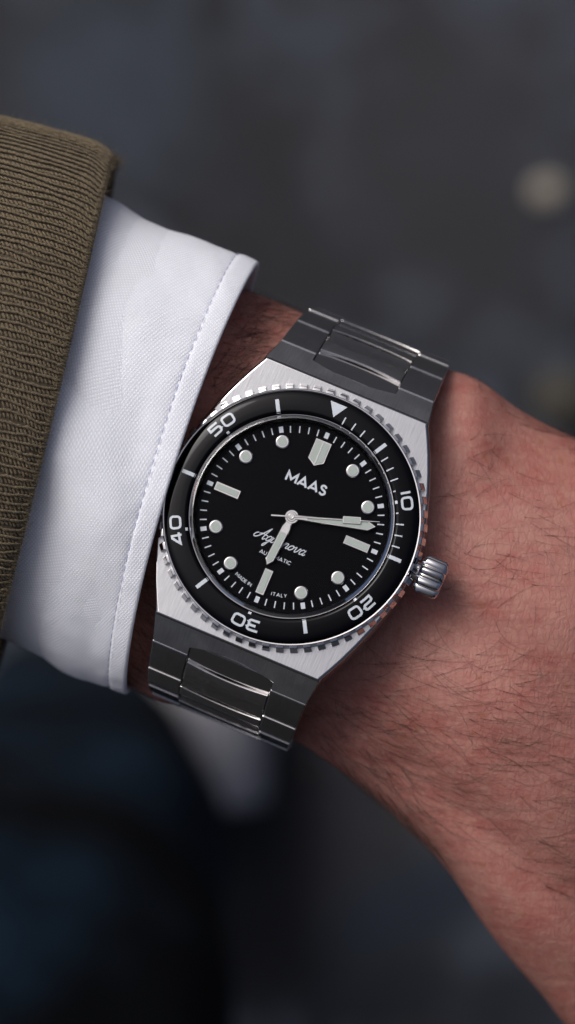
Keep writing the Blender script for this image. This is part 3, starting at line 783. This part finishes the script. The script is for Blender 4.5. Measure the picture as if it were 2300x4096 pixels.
# ---- sweater sleeve
sw_st = [st3((-1400, 180), (-2100, 2300), -36, -36, (-1800, 1150), 18, 34),
         st3((-600, 350), (-1150, 2520), -32, -32, (-900, 1350), 14, 30),
         st3((-250, 430), (-760, 2600), -30, -30, (-520, 1500), 12, 30),
         st3((0, 482), (-500, 2640), -29, -29, (-280, 1580), 10.5, 29),
         st3((220, 535), (-270, 2680), -28, -28, (-50, 1640), 9.5, 28),
         st3((392, 586), (-90, 2715), -27, -27, (120, 1690), 7.6, 27),
         st3((458, 640), (-40, 2725), -26, -27, (185, 1705), 6.4, 26)]
NW = 300; Rs = loft(sw_st, NW, 12, 2.2, 1.0)
for q_ in range(len(Rs)):
    zc = (Rs[q_, 0, 2] + Rs[q_, NW // 2, 2]) / 2
    for k in range(NW // 2, NW): Rs[q_, k, :2] *= 1 + 1.25 * max(0, zc - Rs[q_, k, 2]) / (CD - zc)
Ns = ring_normals(Rs)
lv = np.concatenate([[0], np.cumsum(np.linalg.norm(np.diff(Rs[:, NW // 4], axis=0), axis=1))])
def sat(vq, th):
    i = min(max(np.searchsorted(lv, vq) - 1, 0), len(lv) - 2); t_ = (vq - lv[i]) / (lv[i + 1] - lv[i]); k = (th / (2 * pi) * NW) % NW; k0 = int(k); kf = k - k0; k1 = (k0 + 1) % NW
    P = (Rs[i, k0] * (1 - kf) + Rs[i, k1] * kf) * (1 - t_) + (Rs[i + 1, k0] * (1 - kf) + Rs[i + 1, k1] * kf) * t_
    N = (Ns[i, k0] * (1 - kf) + Ns[i, k1] * kf); return P, N
rr_ = [Rs[i] for i in range(len(Rs))]; dP = Rs[-1] - Rs[-2]; dP /= np.linalg.norm(dP, axis=1, keepdims=True)
for k in range(1, 7): a = pi * k / 6; rr_.append(Rs[-1] + dP * .9 * sin(a) - Ns[-1] * .9 * (1 - cos(a)))
for k in (3, 6, 9, 14): rr_.append(Rs[-1 - k] - Ns[-1 - k] * 1.8)
v, f = rings_mesh(np.array(rr_), False); sleeve = pobj('sweater_sleeve', v, f, M['wool_dark'], person, smooth=True); fixnormals(sleeve.data)
sleeve['label'] = 'ribbed olive knit sweater sleeve end'
perim = np.linalg.norm(np.roll(Rs[-1], -1, 0) - Rs[-1], axis=1); cum = np.concatenate([[0], np.cumsum(perim)]); 
NR = int(cum[-1] / 1.22); segs_c, segs_s = [], []; LEN = lv[-1]
RW = LEN - 26
for r in range(NR):
    th = float(np.interp(r / NR * cum[-1], cum, np.arange(NW + 1))) * 2 * pi / NW
    th2 = float(np.interp(((r + .55) / NR * cum[-1]) % cum[-1], cum, np.arange(NW + 1))) * 2 * pi / NW
    if sin(th) < -.97: continue
    def wob(vq): return .013 * mnoise.noise(Vector((vq * .16, r * .45, 0))) + .005 * mnoise.noise(Vector((vq * .6, r * 1.7, 3))) + .014 * mnoise.noise(Vector((vq * .05, 0, 4.2)))
    dth = 1.22 / cum[-1] * 2 * pi
    vq = RW
    while vq < LEN + .01:
        st_ = .62 * (1 + .12 * random.uniform(-1, 1))
        # smooth raised wale: overlapping nearly straight yarns
        v0 = min(vq, LEN); v1 = min(vq + st_ * 1.5, LEN + .35)
        a, na = sat(v0, th + wob(v0) + dth * .05 * random.uniform(-1, 1)); b, nb = sat(min(v1, LEN), th + wob(v1) + dth * .10)
        segs_c.append((a + na * (.30 + .14 * random.random()), b + nb * .36, na, .195 * (1 + .28 * random.uniform(-1, 1))))
        # sunk wale: slanted loops
        a, na = sat(v0, th2 + wob(v0) - dth * .30); b, nb = sat(min(v0 + .62, LEN), th2 + wob(v0) + dth * (.22 + .08 * random.uniform(-1, 1)))
        segs_s.append((a + na * .02, b + nb * .16, na, .19 * (1 + .15 * random.uniform(-1, 1))))
        vq += st_
# rounded end: loops wrapping over the edge
for r in range(int(NR * 2.6)):
    k = r / (NR * 2.6) * cum[-1]; th = float(np.interp(k, cum, np.arange(NW + 1))) * 2 * pi / NW
    if sin(th) < -2: continue
    P, N = sat(LEN, th); i = int(th / (2 * pi) * NW) % NW; D = dP[i]
    segs_c.append((P + N * .25 - D * .2, P + N * -.15 + D * (.78 + .14 * random.random()), N, .17 + .09 * random.random())); segs_c.append((P - N * .1 + D * .8, P - N * 1.2 + D * .7, D, .26))
v, f = capsules(segs_c + segs_s, .2); mobj('knit_stitches', v, f, M['wool'], sleeve, smooth=True, kind='stuff')
fz = []
for _ in range(9000):
    th = random.uniform(-.3, pi + .3); vq = LEN - random.random() ** 2 * 22; P, N = sat(vq, th)
    if random.random() < .35: vq = LEN; P, N = sat(LEN, th); N = N * .6 + dP[int(th / (2 * pi) * NW) % NW] * .8
    d = np.array([random.gauss(0, 1) for _ in range(3)]); L = random.uniform(.5, 1.8); p0 = P + N * .3
    fz.append([p0, p0 + (N * .5 + d * .35) * L * .4, p0 + (N * .7 + d * .6 + np.array([random.gauss(0, .3) for _ in range(3)])) * L * .7])
v, f = hair_mesh(fz, .019); mobj('wool_fuzz', v, f, M['wool'], sleeve, kind='stuff')

# ---- trousers and shoe
def tube_big(pts, rad, name, mat, label, amp=6, n=64):
    P = catmull([list(p) + [r] for p, r in zip(pts, rad)], 12); R_ = []
    for i, p in enumerate(P):
        ring = []
        for k in range(n):
            a = 2 * pi * k / n; d = amp * mnoise.noise(Vector((cos(a) * 1.6, sin(a) * 1.6, i * .035))) + amp * .6 * mnoise.noise(Vector((cos(a) * 3, sin(a) * 3, i * .1 + 9)))
            ring.append(p[:3] + np.array([cos(a), sin(a), 0]) * (p[3] + d))
        R_.append(ring)
    v, f = rings_mesh(np.array(R_)); o = pobj(name, v, f, mat, person, smooth=True); o['label'] = label; return o
GZ = -1150
def UG(px, py, z=GZ): return U(px, py, z)
tube_big([UG(250, 3000, -1085), UG(260, 3200, -900), UG(220, 3420, -740), UG(120, 3750, -600), UG(0, 4300, -480), UG(-150, 5300, -390)], [60, 66, 72, 72, 74, 80], 'trouser_leg', M['navy'], 'navy trouser leg below the cuff')
sh_c = [(900, 3180), (850, 2950), (790, 2700), (690, 2300), (600, 1900), (520, 1500), (480, 1300)]
R_ = []
for i, ((px, py), w, h) in enumerate(zip(sh_c, [24, 32, 36, 42, 46, 38, 12], [70, 82, 84, 66, 50, 38, 16])):
    c_ = UG(px, py); ring = []
    for k in range(32):
        a = 2 * pi * k / 32; ring.append((c_[0] + w * cos(a), c_[1] - 6 * sin(a) * 0, GZ + 2 + max(0, .5 + .5 * sin(a)) * h))
    R_.append(ring)
R_ = catmull(np.array(R_).reshape(7, -1), 6); R_ = R_.reshape(len(R_), 32, 3); v, f = rings_mesh(R_)
shoe = pobj('shoe', v, f, M['shoe'], person, smooth=True); shoe['label'] = 'pale grey shoe with stitched seam'
R2 = R_.copy(); c2 = R2.mean(1, keepdims=True); R2[:, :, 0:2] = c2[:, :, 0:2] + (R2[:, :, 0:2] - c2[:, :, 0:2]) * 1.10; R2[:, :, 2] = GZ + .5 + (R2[:, :, 2] - GZ) * .25
v, f = rings_mesh(R2); o = mobj('sole', v, f, M['rubber'], shoe, smooth=True)

# ---- torso added unseen above the lower view edge, dark cover invented for steel reflections
def tor(cx, cy, z, rx, ry): return (cx, cy, z, rx, ry)
TT = catmull([(-20, -345, -420, 165, 105), (-15, -350, -300, 170, 110), (-10, -340, -150, 178, 115), (-5, -325, 20, 195, 118), (0, -315, 150, 205, 112), (0, -305, 215, 175, 92), (0, -290, 250, 95, 70), (0, -280, 275, 58, 58), (0, -270, 330, 54, 56)], 6)
R_ = []
for (cx, cy, z, rx, ry) in TT:
    ring = []
    for k in range(48):
        a = 2 * pi * k / 48; d = 1 + .03 * mnoise.noise(Vector((cos(a) * 2, sin(a) * 2, z * .01))); ring.append((cx + rx * cos(a) * d, cy + ry * sin(a) * d, z))
    R_.append(ring)
v, f = rings_mesh(np.array(R_)); o = pobj('unseen_dark_torso', v, f, M['rubber'], person, smooth=True)
# ------------------------------------------------------------------ ground
t = NT('dark_paving'); c = t.co(scale=(1, 1, 1))
n1 = t.noise(c, 11, 5, .62, .6); n2 = t.noise(c, 140, 3, .7); n3 = t.noise(c, 4.2, 2)
col = t.ramp(n1, [(.36, (.003, .003, .0035)), (.45, (.012, .012, .0135)), (.54, (.027, .029, .034)), (.64, (.060, .068, .084))])
n4 = t.noise(c, 24, 2, .5, 1.2); n5 = t.noise(t.co(scale=(1, 1, 1), rot=(.5, .3, 1)), 15, 2, .5, .8)
col = t.mix(t.map(n4, .42, .62, 0, .8), col, (.068, .074, .086)); col = t.mix(t.map(n5, .50, .62, 0, .9), col, (.005, .005, .006))
col = t.mix(t.map(n3, .42, .58, 0, .6), col, (.032, .026, .023))
col = t.mix(t.map(n2, .55, .75, 0, .5), col, (.10, .10, .10))
def tone_shade_patch(px, py, rx, ry, rot, colr, s):
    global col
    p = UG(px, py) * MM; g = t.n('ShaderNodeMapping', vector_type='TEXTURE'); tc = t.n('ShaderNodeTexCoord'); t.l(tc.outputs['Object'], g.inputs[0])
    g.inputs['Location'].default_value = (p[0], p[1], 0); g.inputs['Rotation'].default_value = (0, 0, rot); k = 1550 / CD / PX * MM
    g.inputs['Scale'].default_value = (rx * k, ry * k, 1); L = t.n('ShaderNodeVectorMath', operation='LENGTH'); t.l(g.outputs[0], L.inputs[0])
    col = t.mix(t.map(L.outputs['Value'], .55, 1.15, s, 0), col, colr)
GTONE_SHADE = [(1030, 900, 1100, 300, radians(-70), (.013, .012, .012), .85), (1800, 650, 420, 700, radians(10), (.030, .026, .025), .6), (1120, 3400, 700, 230, radians(80), (.003, .003, .004), .9),  # mottled ground tones; darkest lower patches paint the wearer's body shade into the colour
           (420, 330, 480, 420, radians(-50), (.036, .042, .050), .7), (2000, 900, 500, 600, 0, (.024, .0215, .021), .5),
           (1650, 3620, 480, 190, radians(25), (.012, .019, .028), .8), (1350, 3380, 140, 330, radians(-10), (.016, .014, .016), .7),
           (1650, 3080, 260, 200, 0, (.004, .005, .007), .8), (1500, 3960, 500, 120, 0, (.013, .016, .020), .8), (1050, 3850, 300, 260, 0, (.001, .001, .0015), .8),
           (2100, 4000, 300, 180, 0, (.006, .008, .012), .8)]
for s_ in GTONE_SHADE: tone_shade_patch(*s_)
col = t.mix(1.0, col, (.74, .84, .97), 'MULTIPLY')
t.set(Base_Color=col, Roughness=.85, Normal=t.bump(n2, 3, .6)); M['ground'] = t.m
gn = 60; g = [(x * 1000, y * 1000, 0) for y in np.linspace(-60, 60, gn) for x in np.linspace(-60, 60, gn)]
gf = [(j * gn + i, j * gn + i + 1, (j + 1) * gn + i + 1, (j + 1) * gn + i) for j in range(gn - 1) for i in range(gn - 1)]
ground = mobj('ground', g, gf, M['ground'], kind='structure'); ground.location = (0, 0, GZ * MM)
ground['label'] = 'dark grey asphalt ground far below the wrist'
def pebble(px, py, r, colr, label, cat='stone', flat=.5):
    t = NT('pebble'); n = t.noise(t.co(), .1, 3); t.set(Base_Color=t.mix(n, tuple(x * .8 for x in colr), colr), Roughness=.8)
    bm = bmesh.new(); bmesh.ops.create_icosphere(bm, subdivisions=3, radius=1)
    for v_ in bm.verts:
        k = r * (1 + .2 * mnoise.noise(v_.co * 1.3 + Vector((px, py, 0)))); v_.co = Vector((v_.co.x * k, v_.co.y * k * .85, v_.co.z * k * flat)) * MM
    me = bpy.data.meshes.new('pebble'); bm.to_mesh(me); bm.free(); me.materials.append(t.m)
    for p in me.polygons: p.use_smooth = True
    o = bpy.data.objects.new('pebble', me); link(o); q = UG(px, py); o.location = (q[0] * MM, q[1] * MM, (GZ + r * flat * .8) * MM)
    o['label'] = label; o['category'] = cat
pebble(2190, 770, 10, (.27, .24, .19), 'pale tan pebble lying on the asphalt above the hand')
pebble(2260, 1600, 20, (.04, .035, .024), 'dull olive brown stone on the asphalt just behind the hand')
pebble(640, 3900, 30, (.035, .045, .065), 'blue grey stone lying beside the navy trouser leg')
bpy.context.view_layer.update()
